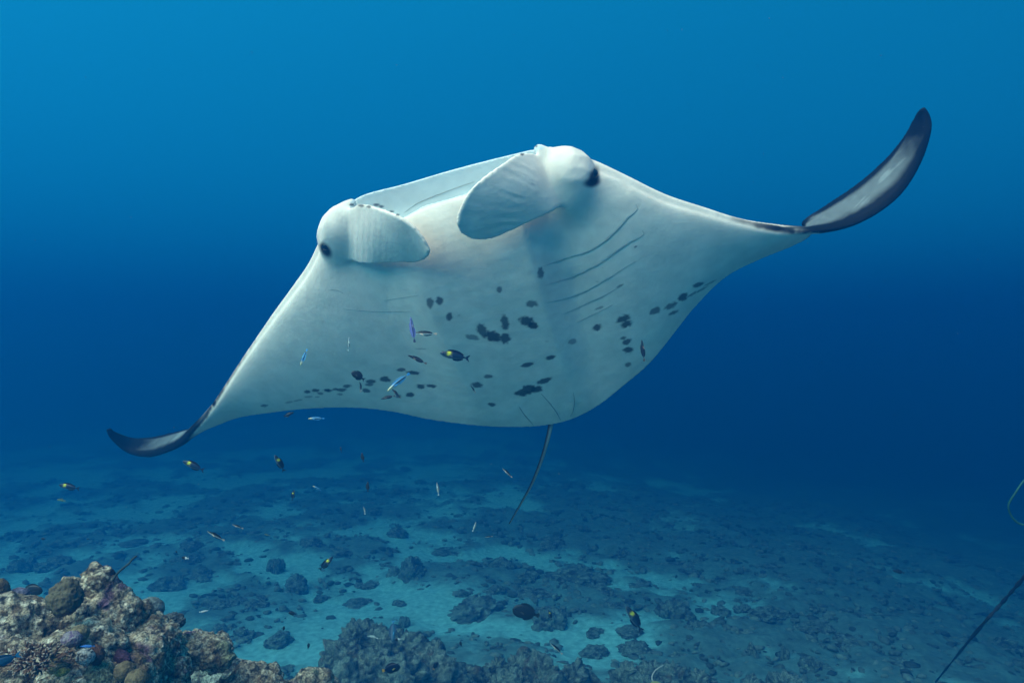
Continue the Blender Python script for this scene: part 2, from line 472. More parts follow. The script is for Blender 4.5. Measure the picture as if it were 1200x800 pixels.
def curve_kd(cu, cv, ch):
    pts = np.array([PH(a, b, c) for a, b, c in zip(SF[:, cu], SF[:, cv], SF[:, ch])]); kk = KDTree(len(pts))
    for i, q in enumerate(pts): kk.insert(q, i)
    kk.balance(); r = [kk.find(q) for q in mv]
    return np.array([x[2] for x in r]), np.array([x[1] for x in r])/40.0
dlead, slead = curve_kd(0, 1, 4); dtrail, strail = curve_kd(2, 3, 5)
# colour pattern of the skin
white = np.array([0.93, 0.76, 0.64]); dark = np.array([0.006, 0.008, 0.010]); greyc = np.array([0.14, 0.155, 0.155])
colr = np.repeat(white[None], len(mv), 0)
mot = fbm(mv*7, 4, 21)
colr *= (1 + 0.07*mot + 0.05*fbm(mv*28, 3, 22))[:, None]
def paint(mask, c):
    global colr
    mask = np.clip(mask, 0, 1)[:, None]; colr = colr*(1-mask) + np.asarray(c)*mask
SPOTS_CREASE = [(504,354,4,6,0,.8),(515,352,4,4.5,0,.9),(527,371,4,5,0,.9),(585,339,3.5,3.5,0,.8),(633.5,320,4.5,6,0,.9),(591,377,5,8,-20,.95),
 (617,376,9,6,15,1),(625,381,6,4,0,1),(565,387,5.5,8.5,-25,.9),(578,394,9,6.5,15,1),(592,396,6,7,0,.95),(554,395,8,3,10,.7),(623,356,7,4,0,.8),
 (671,400,5,3,-20,.6),(645,419,6,2.6,-15,.95),(618,427,7,2.7,-12,.95),(637.5,446,9,3,-15,.95),(620,455,8,4.6,0,1),(612,460,9,3.6,0,1),
 (629,456,6.5,4,-10,1),(559,451,7.5,3.2,0,.9),(576,474,5,2.2,0,.9),(572,440.5,5,2,0,.8),(470,433,5.5,2,0,.85),(484,436.5,7.5,2.6,5,.95),
 (451,444.5,6.5,3.2,5,.95),(434,447,6,2.2,0,.9),(433,450.8,5,1.6,0,.8),(429,457.5,5,2.3,5,.9),(493,452.5,5.2,2.6,0,.95),(505.5,452,5.5,2.2,3,.95),
 (480.5,462.5,4.8,2.4,0,.95),(467,464.5,3.5,2.2,0,.8),(407,452.5,5,2,0,.85),(400,457,5.5,2,0,.85),(384,457.6,6,1.8,0,.9),(392,456,4,1.4,0,.8),
 (360,459,4.5,1.8,0,.9),(369.5,457.5,4.5,1.8,0,.9),(383,457,4,1.5,0,.8),(375,461,4.5,1.5,0,.7),(310,475,4.5,1.6,-5,.8),(349,469,6,1.2,-10,.5),(339,471,5,1.2,-10,.5),
 (362,465,5,1.1,-8,.5),(398,462,4,1.4,0,.6),(372,465,3,1,-5,.5),
 (700,384,5.5,3.6,-25,.95),(730.5,373,8,4,-20,.95),(734,379.5,7.5,4,-20,.95),(730,396,3.5,2,-20,.8),(734.5,400.5,5.6,3,-20,.9),(736,410,6.2,3.6,-10,.95),
 (736,427,4,2.6,-15,.8),(800,348,6.5,4,-25,.95),(817,333.5,7,2.4,-18,.95),(811,344.5,8,1.4,-30,.7),(822,339,8,1.2,-28,.7),(833,331,9,1,-26,.6),(786,358,8,3,-28,.8),
 (768,364,6.5,3.6,-25,.8),(789,366,6,2,-22,.8),(702,361,6,1.5,-22,.6),(726.5,335,5,1.4,-25,.8),(745,289,2.4,1.1,-25,.8),(538,369,1.4,1,0,.3),(494,408.7,8,.8,0,.4),  # last streak paints the shade of a thin belly crease
 (586,342.5,1.5,1.2,0,.6),(700,330,2,1,0,.3),(641,400,3,1.2,0,.2)]
wob = 0.30*fbm(mv*38, 3, 31) + 0.18*vnoise(mv*95, 8)
for (su, sv, a, b, an, dk) in SPOTS_CREASE:
    t = math.radians(an); dx, dy = pu-su, pv_-sv
    sel = (np.abs(dx) < 24) & (np.abs(dy) < 24) & (facing > 0)
    if not sel.any(): continue
    ex = (dx[sel]*math.cos(t)+dy[sel]*math.sin(t))/(a*1.06); ey = (-dx[sel]*math.sin(t)+dy[sel]*math.cos(t))/(b*1.12)
    d = np.sqrt(ex*ex+ey*ey) + wob[sel]
    mk = np.zeros(len(mv)); mk[sel] = .93*dk*(1-sstep(0.66, 1.14, d)); paint(mk, (.036, .048, .055))
paint(np.where((pside == 1) & (ps > 13.8) & (ps < 18.2), .8, 0), (.66, .72, .72))
# back is black, with the white wrapping over the front of the head
dors = (pside == 0)
headband = np.exp(-((ps-16)/3.2)**4)
dm = np.where(dors, sstep(0.01, 0.05, pc - 0.05*headband), 0.0)*(facing < 0.3)
inb = (ps > 6.3) & (ps < 26.5)
paint(dm*inb, dark)
# mottled dark leading edge of the outer wings
edge = 1-sstep(0.010, 0.026, dlead + 0.006*fbm(mv*22, 3, 64))
lw_ = sstep(11.0, 8.0, slead) + sstep(22.2, 25.0, slead) #sstep(10.8, 8.0, ps) + sstep(22.4, 25.0, ps)
mottle = sstep(-0.35, 0.35, fbm(mv*14, 3, 63) + 0.9*(lw_-0.45))
paint(edge*np.clip(lw_, 0, 1)*mottle, dark*1.5)
# wing tips: grey face, black margins
sms_ = 0.5*(slead+strail)
tipm = np.where(pside == 2, np.clip(sstep(6.6, 5.8, sms_) + sstep(26.0, 26.8, sms_), 0, 1), np.clip(sstep(8.0, 6.8, sms_) + sstep(24.6, 25.8, sms_), 0, 1))
tipw = np.minimum(slead, 34-slead)
cc = dlead/(dlead+dtrail+1e-6); sm_ = 0.5*(slead+strail)
marg = np.maximum(1-sstep(0.10, 0.36, cc), sstep(0.66, 0.88, cc))
marg = np.clip(1.2*np.maximum(marg, 1-sstep(1.6, 3.8, tipw)) + 0.2*fbm(mv*20, 3, 71), 0, 1)
paint(tipm, greyc*1.0); paint(tipm*sstep(0.05, 0.5, fbm(np.stack([(pu-pv_)*.03, (pu+pv_)*.22, pu*0], 1), 4, 5))*.5, greyc*2.2)
paint(tipm*marg, dark)
# dark thin trailing margin, eyes
paint((1-sstep(0.004, 0.010, dtrail))*0.5*(1-tipm), dark*4)
paint((1-sstep(0.01, 0.16, dtrail + 0.05*fbm(mv*8, 3, 66)))*0.22*(1-tipm), (.30, .31, .28))
paint(np.clip(0.30*fbm(np.stack([pu*.012, pv_*.03, pu*0], 1), 4, 67, .6), 0, .2)*(1-tipm), (.42, .42, .36))
scr = 1-sstep(.0, .035, np.abs(vnoise(np.stack([pu*.035+pv_*.05, pv_*.02-pu*.006, pu*0], 1), 68)))
paint(scr*sstep(.15, .4, fbm(mv*2.2, 2, 69))*.16*(1-.7*tipm), (.95, .92, .86))
for (eu, ev, a, b, an) in ((381,292,5,9,-35), (696,207,5,10,15), (694,214,9,5,-10)):
    t = math.radians(an); dx, dy = pu-eu, pv_-ev
    ex = (dx*math.cos(t)+dy*math.sin(t))/a; ey = (-dx*math.sin(t)+dy*math.cos(t))/b
    paint((1-sstep(0.55, 1.5, np.sqrt(ex*ex+ey*ey)+.25*mot))*0.96*(mv[:, 1] < 4), dark)
# small dark nicks on the tops of the head fins
for (nu, nv, w) in ((412,240,3),(423,241,4),(432,242,3),(441,240,4),(447,242,3),(459,248,3),(466,252,2),(628,171,2),(612,181,2.5)):
    d = np.hypot((pu-nu)/w, (pv_-nv)/1.6); paint((1-sstep(.6, 1.3, d+.4*wob))*.8, dark*2)
# faint wrinkles pressed into the right head fin and its root
wr = (pu > 536) & (pu < 690) & (pv_ > 170) & (pv_ < 285) & (facing > 0.1)
d0 = np.hypot(pu-700, pv_-262); ang = np.arctan2(pv_-262, pu-700)
wave = (.6*np.sin(ang*58 + 5*fbm(mv*7, 2, 91)) + .6*vnoise(np.stack([ang*34, d0*.012, d0*0], 1), 94))*np.exp(-((d0-105)/52)**2)*sstep(-.05, .35, fbm(mv*9, 2, 92)+.2)
onfin = 1-sstep(0.012, 0.035, fdist)
amp = np.where(wr, 0.0011*wave*onfin, 0)
wl = (pu > 398) & (pu < 500) & (pv_ > 236) & (pv_ < 306) & (facing > 0.1)
amp = amp + np.where(wl, 0.0004*onfin*np.sin(pu*0.95+2*fbm(mv*6, 2, 93))*np.exp(-((pu-420)/34)**2), 0)
GILLS = ([(636,312),(660,304),(690,294),(715,277.5),(732.5,259),(746,246),(745,239)], [(637.5,334.5),(672.5,324),(702.5,309),(730,289),(752.5,276),(753,270)],
          [(638,355.6),(676,346),(704,332),(728.5,315.7),(745,306)], [(660,368),(698,351.5),(712,343.8),(731,332.8)], [(676,378),(700,366),(718,357)],
          [(450,352),(470,349),(491,346)], [(385,339),(394,340),(402,343)], [(402,362),(440,365),(480,365)])
PELV = ([(634,461),(644,472),(652,483),(657,492)], [(608,476),(614,485),(620,492),(625,498)], [(672,460),(673,472),(671,482),(668,488)])
for g in GILLS+PELV:
    c_ = crom(g, 12); sel = np.nonzero((pu > c_[:, 0].min()-20) & (pu < c_[:, 0].max()+20) & (pv_ > c_[:, 1].min()-24) & (pv_ < c_[:, 1].max()+24) & (facing > 0.05) & (fdist > .03))[0]
    dd_ = np.hypot(pu[sel][:, None]-c_[None, :, 0], pv_[sel][:, None]-c_[None, :, 1]); j = dd_.argmin(1); dm_ = dd_.min(1)
    below = pv_[sel] > c_[j, 1]
    endf = sstep(0, 14, j)*sstep(8, 24, len(c_)-1-j)
    k_ = 1.0 if g[0][0] > 600 else .45
    amp[sel] += k_*endf*np.where(below, -.0020*np.exp(-dm_/4.5), .0016*np.exp(-dm_/7.0))
amp = amp + np.where(facing > 0, .0045*fbm(mv*2.6, 3, 95) + .0010*fbm(mv*11, 3, 96), 0)*sstep(.02, .12, dlead)*sstep(.02, .12, dtrail)
mv = mv + mn*amp[:, None]
root = bpy.data.objects.new('manta_ray', None); COL.objects.link(root)
root.location = tuple(C0)
tag(root, 'large white bellied manta ray gliding above the reef with wings spread', 'manta ray')
set_verts(mme, mv - C0)
set_col(mme, 'Col', np.clip(colr, 0.005, 1))
mme.materials.clear(); mme.materials.append(M_skin)
mbody = link('body', mme, None, root)
BV = BVHTree.FromPolygons([tuple(q) for q in mv], [tuple(p.vertices) for p in mme.polygons])
def on_belly(u, v, off=0.0):
    r = Vector(((u-600)/FPX, 1, (400-v)/FPX)).normalized()
    h = BV.ray_cast(Vector(CAM), r)
    if h[0] is None: return None, None
    return np.array(h[0] + h[1]*off), np.array(h[1])
def crease(name, px, w=0.0022, up=0.0005):
    pts = [on_belly(*q, up)[0] for q in crom(px, 6)]
    pts = [q for q in pts if q is not None]
    if len(pts) < 3: return
    pts = np.array(pts); k = len(pts); t = np.linspace(0, 1, k)
    rr = w*np.sin(np.pi*np.clip(t*.9+.05, 0, 1))**.5
    v, f = tube(pts - C0, rr, 6)
    link(name, mesh_from(name, v, f), M_crease, root)
for g in GILLS: crease('gill_slit', g, 0.0013 if g[0][0] > 600 else 0.0009)
for g in ([(634,461),(644,472),(652,483),(657,492)], [(608,476),(614,485),(620,492),(625,498)], [(672,460),(673,472),(671,482),(668,488)]):
    crease('pelvic_fin_fold', g, 0.0028)
crease('mouth_fold_shade', [(474,249),(490,238),(510,229.5),(535,220),(556,213)], 0.0019)  # grey strip stands in for the shading along the mouth crease
for (eu, ev, r) in ((380.5,290,.020), (698,203,.024)):
    q, nq = on_belly(eu, ev)
    if q is None: q, nq = on_belly(eu+(3 if eu < 500 else -3), ev)
    v, f = ICO2; o = link('eye', mesh_from('eye', v*r, f), M_eye, root); o.location = tuple(q - nq*r*.55 - C0)
# tail
tp = []
for (u, v, d) in ((649,484,4.24),(645.5,497,4.24),(641.5,515,4.28),(634,540,4.40),(623,567,4.56),(612,587,4.70),(597,613,4.9)):
    tp.append(P(u, v, d))
tp = crom(tp, 8); tr = np.interp(np.linspace(0, 1, len(tp)), [0, .2, 1], [.019, .015, .005])
tv_, tfc = tube(tp - C0, tr, 12)
tme = mesh_from('tail', tv_, tfc)
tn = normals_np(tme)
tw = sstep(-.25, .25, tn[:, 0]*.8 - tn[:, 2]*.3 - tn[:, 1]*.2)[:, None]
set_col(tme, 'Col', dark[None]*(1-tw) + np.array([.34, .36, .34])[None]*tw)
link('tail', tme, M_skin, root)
#@@REEF
# ------------------------------------------------------------------ reef
GZ = gz.reshape(ny, nx)
def gz_at(x, y):
    i = min(max(int(np.searchsorted(gx, x))-1, 0), nx-2); j = min(max(int(np.searchsorted(gy, y))-1, 0), ny-2)
    a = (x-gx[i])/(gx[i+1]-gx[i]); b = (y-gy[j])/(gy[j+1]-gy[j])
    return (GZ[j, i]*(1-a)+GZ[j, i+1]*a)*(1-b) + (GZ[j+1, i]*(1-a)+GZ[j+1, i+1]*a)*b
def gpt(u, v):
    """point of the seabed seen at a pixel"""
    d = CAMZ*FPX/(v-400.0)
    for k in range(12):
        q = P(u, v, d); z = gz_at(q[0], q[1])
        d = 0.5*d + 0.5*(CAMZ-z)*FPX/(v-400.0)
    q = P(u, v, d); return q

def finish_rock(me, palette, seed, amps, center, pit=0.0, scale=1.0):
    """rough, pitted, encrusted surface; palette: (colour, threshold, noise scale)"""
    v = verts_np(me)
    n = normals_np(me)
    a1, a2, a3 = amps
    p = v*scale
    d = a1*fbm(p*3.1, 3, seed) + a2*fbm(p*9.0, 4, seed+5, .6) + a3*fbm(p*34.0, 3, seed+9, .65)
    if pit:
        c, cid = cell(p*15.0, seed+13); d = d + pit*(0.5-c)*(cid > .35)
        c2, cid2 = cell(p*42.0, seed+17); d = d + pit*.55*(0.55-c2)*(cid2 > .4)
    v = v + n*d[:, None]
    set_verts(me, v - np.asarray(center))
    col = np.repeat(np.array(palette[0])[None], len(v), 0)
    for (c, thr, sc, sd2) in palette[1:]:
        w = sstep(thr, thr+.18, fbm(v*sc, 4, seed+sd2, .6))[:, None]; col = col*(1-w)+np.array(c)*w
    set_col(me, 'Col', np.clip(col, .006, .9))
    return me

PAL_REEF = [(.37,.29,.20), ((.14,.10,.07),.04,26,1), ((.56,.47,.35),.10,55,2), ((.05,.045,.04),.16,60,3), ((.14,.08,.12),.24,7,4), ((.17,.11,.07),.22,9,6), ((.22,.22,.14),.26,7,7)]
PAL_MID = [(.25,.27,.22), ((.12,.12,.10),.04,16,1), ((.42,.42,.35),.12,30,2), ((.05,.05,.045),.16,40,3), ((.20,.13,.09),.28,7,6)]
def rock(name, blobs, voxel, pal, seed, amps, pit, label, cat, down=True, mat=None, base=0.0, fine=None):
    """blobs: pixel, depth, pixel radius; runs down to the seabed, coarser below the height fine"""
    r = Raw(); rb = Raw(); cs = []
    for (u, v, d, rp) in blobs:
        c = P(u, v, d); rad = rp/FPX*d; r.sphere(c, rad); cs.append(c)
        if down:
            z = c[2]; x = c.copy(); rr = rad
            while z > base:
                z -= rr*.8; rr *= 1.10
                q = [x[0]+rng.normal()*.05, x[1]+rr*.15+rng.normal()*.03, z]
                if fine is None or z > fine: r.sphere(q, rr)
                else: rb.sphere(q, rr)
                if rr > .9: rr = .9
    ctr = np.array([np.mean([c[0] for c in cs]), np.mean([c[1] for c in cs]), 0])
    ctr[2] = float(ground_z([ctr[0]], [ctr[1]])[0])
    me = remeshed(r.mesh('raw'), voxel)
    taubin(me, 6)
    finish_rock(me, pal, seed, amps, ctr, pit)
    me.materials.clear(); me.materials.append(mat or M_rock)
    o = link(name, me); o.location = tuple(ctr)
    tag(o, label, cat)
    if rb.n:
        mb = remeshed(rb.mesh('raw'), .05); taubin(mb, 4)
        finish_rock(mb, pal, seed, (.10, .07, .02), ctr, .03)
        mb.materials.clear(); mb.materials.append(mat or M_rock); link('rock_base', mb, None, o)
    return o

# the pinnacle in the left corner
rock('reef_rock', [(30,742,2.5,42),(5,740,2.45,40),(62,735,2.55,34),(92,722,2.6,30),(115,686,2.66,20),(112,676,2.66,13),(128,706,2.66,22),(150,726,2.7,22),
                   (175,748,2.72,24),(196,752,2.74,21),(160,770,2.6,30),(110,765,2.5,34),(60,785,2.4,40),(20,790,2.35,40),(140,800,2.5,36),(80,815,2.3,40),(-40,745,2.5,45)],
     0.0066, PAL_REEF, 3, (.035,.034,.017), .026, 'pale pitted reef rock topped by a round knob, dome corals on its face', 'reef rock', base=-.2, fine=CAMZ-1.45)
rock('reef_rock', [(228,760,3.1,22),(250,765,3.1,20),(212,766,3.2,20),(266,773,3.1,13),(235,762,3.5,24),(215,764,3.7,24),(255,768,3.6,22)], 0.012, PAL_REEF, 17, (.04,.035,.017), .026,
     'grey reef rock with a dark hollow beneath it, behind the pinnacle', 'reef rock', down=False)
rock('reef_rock', [(205,800,4.3,40),(250,806,4.3,40),(300,806,4.2,26),(170,800,4.3,40)], 0.016, PAL_MID, 23, (.05,.03,.012), .012,
     'shadowed rock base under the grey overhanging rock', 'reef rock', base=-.2, fine=CAMZ-2.3)
rock('reef_rock', [(286,792,3.2,16),(300,788,3.3,14),(275,806,3.2,18),(310,806,3.2,20)], 0.012, PAL_REEF, 29, (.03,.035,.017), .026,
     'small speckled reef rock just beside the dark hollow', 'reef rock', base=-.1, fine=CAMZ-1.7)
rock('reef_rock', [(358,800,3.8,16),(375,798,3.85,12),(340,812,3.8,18)], 0.014, PAL_REEF, 31, (.03,.035,.017), .026,
     'low brownish reef rock alone past the speckled one', 'reef rock', base=-.1, fine=CAMZ-2.0)
rock('reef_ridge', [(415,752,9.58,22),(432,750,9.74,20),(455,758,9.58,24),(480,762,9.58,22),(505,772,9.41,20),(400,775,9.06,24),(440,785,8.73,26),(475,795,8.55,26),(520,788,9.06,20),(380,790,8.89,18),(400,810,8.37,30)],
     0.030, PAL_MID, 37, (.16,.13,.06), .07, 'broad dark coral ridge with lumpy heads standing beside bare sand', 'reef', mat=M_rock, base=-.2)
rock('reef_ridge', [(560,792,9.58,16),(585,784,9.74,16),(610,782,9.92,18),(640,790,9.58,18),(670,792,9.74,14),(600,806,9.23,24),(640,812,9.23,24),(545,806,9.23,18)],
     0.030, PAL_MID, 41, (.16,.13,.06), .07, 'ragged coral ridge below the plain dark oval fish', 'reef', mat=M_rock, base=-.2)
rock('reef_ridge', [(735,795,10.1,18),(765,790,10.1,18),(790,796,10.1,18),(820,802,10.1,16),(760,812,9.74,24),(700,806,9.92,16),(880,806,10.1,14),(920,808,10.1,16)],
     0.030, PAL_MID, 43, (.16,.13,.06), .07, 'pale crusted coral ridge where the striped idol fish swims', 'reef', mat=M_rock, base=-.2)

# corals and sponges on the pinnacle
def lump(name, u, v, d, r, rgb, label, cat, seed, sq=(1,1,1), amp=.05, alt=None, mat=None, sub=5, fr=7.0):
    vv, ff = ico(sub)
    rad = r/FPX*d
    n = vv.copy()
    k = 1 + amp*fbm(vv*2.0+seed, 3, seed) + amp*.45*fbm(vv*fr+seed, 3, seed+2)
    c_, i_ = cell(n*9+seed, seed+6); k = k + (amp*.8+.05)*(.5-c_) + .05*fbm(n*16+seed, 2, seed+8)
    vv = vv*k[:, None]*rad*np.array(sq)
    me = mesh_from(name, vv, ff)
    w = sstep(-.1, .25, fbm(n*4+seed, 4, seed+4, .6))[:, None]
    c2 = np.array(alt if alt else [x*.55 for x in rgb])
    set_col(me, 'Col', np.array(rgb)*(1-w)+c2*w)
    o = link(name, me, mat or M_coral); q = P(u, v, d+.035)
    o.location = tuple(q); o.rotation_euler = (0, 0, seed*1.3)
    return tag(o, label, cat)
lump('dome_coral', 76, 700, 2.40, 20, (.12,.10,.065), 'brown dome coral bulging from the left shoulder of the pinnacle', 'coral', 2, (1,.9,1.05), .16, (.06,.05,.035))
lump('brain_coral', 146, 786, 2.28, 11, (.15,.11,.065), 'upper of two small brown round corals low on the pinnacle', 'coral', 3, (1.1,1,1), .07)
lump('brain_coral', 160, 797, 2.22, 13, (.16,.12,.07), 'lower of two small brown round corals low on the pinnacle', 'coral', 4, (1,1,1), .07)
lump('encrusted_lump', 84, 748, 2.28, 10, (.27,.23,.24), 'pale mauve crusted lump in the middle of the pinnacle face', 'coral', 5, (1.1,1,.9), .16, (.12,.08,.14), None, 5, 12)
lump('encrusted_lump', 100, 769, 2.24, 10, (.38,.37,.34), 'grey speckled round lump under the small neon blue fish', 'coral', 6, (1,1,1), .16, (.05,.05,.05), None, 5, 14)
lump('tan_coral', 66, 778, 2.22, 12, (.27,.20,.10), 'tan mound coral beside the brown branching coral', 'coral', 7, (1.2,1,.9), .10)
lump('yellow_sponge', 73, 787, 2.16, 6, (.24,.22,.06), 'small yellow green sponge on the tan mound coral', 'sponge', 8, (1.3,1,.7), .25)
lump('brown_coral', 93, 742, 2.34, 11, (.22,.17,.10), 'brown coral cushion behind the mauve crusted lump', 'coral', 9, (1,1,.9), .10)
lump('brown_sponge', 113, 767, 2.28, 9, (.12,.06,.04), 'dark reddish brown sponge patch beside the speckled lump', 'sponge', 10, (1,.8,1.3), .15)
lump('dark_sponge', 128.5, 672, 2.62, 6, (.03,.03,.04), 'small black sponge perched beside the round knob', 'sponge', 11, (1.1,.9,.9), .25)
lump('brown_mound_coral', -2, 692, 2.7, 12, (.16,.11,.06), 'brown mound coral cut by the picture edge behind the pinnacle', 'coral', 12, (1,1,1.2), .08)
lump('mauve_coral', 20, 697, 2.75, 12, (.22,.18,.24), 'mauve grey coral lump beside the dark round fish', 'coral', 13, (1.1,1,.7), .12)
lump('purple_sponge', 143, 770, 2.42, 10, (.07,.035,.065), 'dull purple sponge crust in a fold of the pinnacle', 'sponge', 14, (1.6,.7,.8), .2)
lump('grey_coral', 176, 714, 2.85, 14, (.20,.23,.22), 'smooth grey green coral behind the right shoulder of the pinnacle', 'coral', 15, (1.1,1,1), .10)
lump('grey_coral', 203, 727, 3.0, 13, (.10,.11,.11), 'dark knobbly coral peeping over the right end of the pinnacle', 'coral', 16, (1.1,1,.7), .25)

# branching coral: brown twigs with pale tips
bc = P(44, 772, 2.18); bv, bf, bcol = [], [], []
r_ = np.random.default_rng(5)
def twig(p0, dirv, ln, rad, depth):
    global bv, bf, bcol
    k = 5; pts = [p0 + dirv*ln*t + r_.normal(0, .0015, 3)*t for t in np.linspace(0, 1, 5)]
    v, f = tube(np.array(pts), np.array([1, .95, .9, .8, .45])*rad, k)
    off = sum(len(x) for x in bv); bv.append(v); bf += [[i+off for i in q] for q in f]
    t = np.repeat(np.linspace(0, 1, 5), k)
    w = (sstep(.55, 1.0, t)*(depth == 0))[:, None]
    bcol.append(np.array([.15,.08,.05])*(1-w)+np.array([.34,.27,.22])*w)
    if depth > 0:
        for j in range(3):
            d2 = dirv + r_.normal(0, .55, 3); d2 /= np.linalg.norm(d2)
            twig(np.array(pts[r_.integers(2, 5)]), d2, ln*.7, rad*.8, depth-1)
for k in range(70):
    a = r_.uniform(-1, 1); e = r_.uniform(-.1, 1.3); az = r_.uniform(0, 2*math.pi)
    dv = np.array([math.cos(az)*math.cos(e), math.sin(az)*math.cos(e)-.35, math.sin(e)]); dv /= np.linalg.norm(dv)
    p0 = np.array([dv[0]*.05+a*.035, dv[1]*.03, dv[2]*.02-.01])
    twig(p0, dv, r_.uniform(.022, .034), .0042, 1)
bme = mesh_from('branches', np.vstack(bv), bf); set_col(bme, 'Col', np.vstack(bcol))
bo = link('branching_coral', bme, M_coral); bo.location = tuple(bc); bo['label'] = 'brown branching coral with pale tips on the pinnacle face'; bo['category'] = 'coral'

# whip coral on the knob
wp = crom([P(132,680,2.62), P(138,671,2.62), P(146,664,2.60), P(151,660,2.6), P(155,655,2.6), P(160,651,2.6)], 5)
wv, wf = tube(wp - wp[0], np.linspace(.0042, .003, len(wp)), 6)
M_whip = plain_mat('whip', (.03,.05,.05), .7)
tag(link('whip_coral', mesh_from('whip_coral', wv, wf), M_whip), 'thin wavy dark whip coral rising from the knob of the pinnacle', 'coral').location = tuple(wp[0])

# ---- coral heads scattered on the seabed
protos = []
for k in range(9):
    rg = np.random.default_rng(100+k); r = Raw()
    for j in range(3+k % 6):
        a = rg.uniform(0, 2*math.pi); q = rg.uniform(0, .62)
        r.sphere([math.cos(a)*q*1.2, math.sin(a)*q, rg.uniform(.0, .35)], rg.uniform(.28, .55))
    r.sphere([0, 0, .05], .55)
    me = remeshed(r.mesh('raw'), .04); taubin(me, 3)
    finish_rock(me, [(.22,.24,.20), ((.12,.13,.115),.04,5,1), ((.38,.40,.34),.14,9,2), ((.08,.06,.05),.15,4,3)], 200+k*7, (.16,.14,.05), (0,0,0), .06, 1.0)
    me.materials.clear(); me.materials.append(M_far); protos.append(me)
GRP = 'coral heads scattered over the sand'
LAB_FAR = 'dark coral head among many on the hazy sandy seabed'
nb = 0
def head(u, v, w, h=None, label=None, k=None, sink=.08, squash=None):
    global nb
    q = gpt(u, v); s = w/FPX*q[1]/2
    me = protos[(nb if k is None else k) % len(protos)]; nb += 1
    o = link('coral_head', me); zz = (h/FPX*q[1]/.8) if h else s*random.uniform(.55, .95)
    o.location = (q[0], q[1]+s*.5, q[2]-s*sink); o.scale = (s*1.08, s*1.0, zz*.74); o.rotation_euler = (0, 0, random.uniform(0, 6.28))
    tag(o, label or LAB_FAR, 'coral head', GRP)
    return o
HEADS = [(345,697,44,26),(322,672,26,24),(237,682,44,16),(482,680,56,34),(584,668,34,16),(668,686,92,26),(557,728,110,40),(645,737,64,30),(797,727,52,30),
 (469,711,22,9),(473,738,18,22),(320,758,44,20),(280,752,36,20),(883,776,24,30),(921,776,16,26),(848,722,44,18),(848,762,40,14),(826,742,40,16),(914,728,64,20),
 (60,668,60,20),(20,672,40,22),(45,640,60,10),(130,655,40,8),(190,690,50,20),(205,662,40,14),(150,640,50,8),(260,655,40,12),(395,650,50,12),(430,690,40,8),
 (420,712,50,6),(540,700,30,10),(620,702,60,14),(700,700,50,14),(750,690,60,12),(740,745,50,12),(700,745,36,10),(700,770,50,16),(800,780,40,14),(960,745,60,14),
 (1000,760,60,16),(960,790,50,18),(1050,785,60,14),(1020,720,70,12),(880,700,60,10),(375,705,26,10),(300,715,40,14),(250,715,50,14),(260,742,34,14),(395,770,30,12),
 (520,650,50,10),(440,640,50,8),(330,640,50,8),(560,640,60,8),(640,645,70,8),(720,655,70,8),(800,670,70,9),(860,680,60,8),(230,635,50,6),(90,620,60,5),(10,630,50,6)]
HL = {0:'rounded coral head on the bare sand, tallest near the curved banded fish', 1:'narrow coral head just past the rounded one on bare sand', 3:'large peaked coral head on sand below the left half of the belly',
      5:'wide low coral mass on the flat beyond the plain dark oval fish', 6:'broad coral mound to the left of the plain dark oval fish', 7:'coral clump directly behind the plain dark oval fish',
      8:'coral mound on the reef flat beyond the steeply swimming banded fish', 10:'upright knob of coral beside the upright blue grey fish', 11:'coral clump at the near edge of the bare sand patch',
      12:'low coral clump beside the clump at the near edge of bare sand', 13:'broader of two coral spires on the dim flat', 14:'thinner of two coral spires on the dim flat', 2:'low wide coral head behind the small white fish',
      9:'small flat coral head alone on the sand above the broad ridge', 19:'wide coral mass seen beyond the brown dome coral', 23:'coral head just beyond the tip of the whip coral', 18:'long low coral bank on the dim flat behind the spires'}
for i, (u, v, w, h) in enumerate(HEADS): head(u, v, w, h, HL.get(i))
rs = random.Random(11)
cnt = 0
while cnt < 190:
    u = rs.uniform(-60, 1260); v = 400 + CAMZ*FPX/(GS*(8.3 + 15*rs.random()**1.2))
    v = min(v, 800)
    q = gpt(u, v)
    if rubble_mask(np.array([q[0]]), np.array([q[1]]))[0] < .45 and rs.random() < .85: continue
    if (u-350)**2/60**2 + (v-745)**2/25**2 < 1: continue
    w = rs.uniform(.18, .62)*GS*FPX/q[1]; head(u, v, w, w*rs.uniform(.22, .5)); cnt += 1
# loose rubble, uncountable
V1, F1 = ICO1
rv, rf, rc = [], [], []; off = 0
rg = np.random.default_rng(3)
xs = GS*rg.uniform(-13, 10, 40000); ys = GS*(6.2+rg.random(40000)**1.4*15)
mk = rubble_mask(xs, ys); keep = rg.random(40000) < (.06 + .5*mk); xs, ys = xs[keep][:14000], ys[keep][:14000]
zs = ground_z(xs, ys) + rubble_mask(xs, ys)*.05*GS
for x, y, z in zip(xs, ys, zs):
    s = GS*min(rg.gamma(2.0, .014)+.012, .075); A = rg.normal(size=(3, 3))*.22+np.eye(3)
    rv.append((V1*(1+rg.normal(0, .12, (len(V1), 1)))) @ A.T*s*np.array([1, 1, .6]) + [x, y, z]); rf += [[i+off for i in q] for q in F1]; off += len(V1)
    c = rg.uniform(.08, .34); rc.append(np.repeat(np.array([[c, c*1.02, c*.85]]), len(V1), 0))
rme = mesh_from('coral_rubble', np.vstack(rv), rf); set_col(rme, 'Col', np.vstack(rc))
tag(link('coral_rubble', rme, M_far), 'loose broken coral rubble strewn over the sand', 'rubble', None, 'stuff')
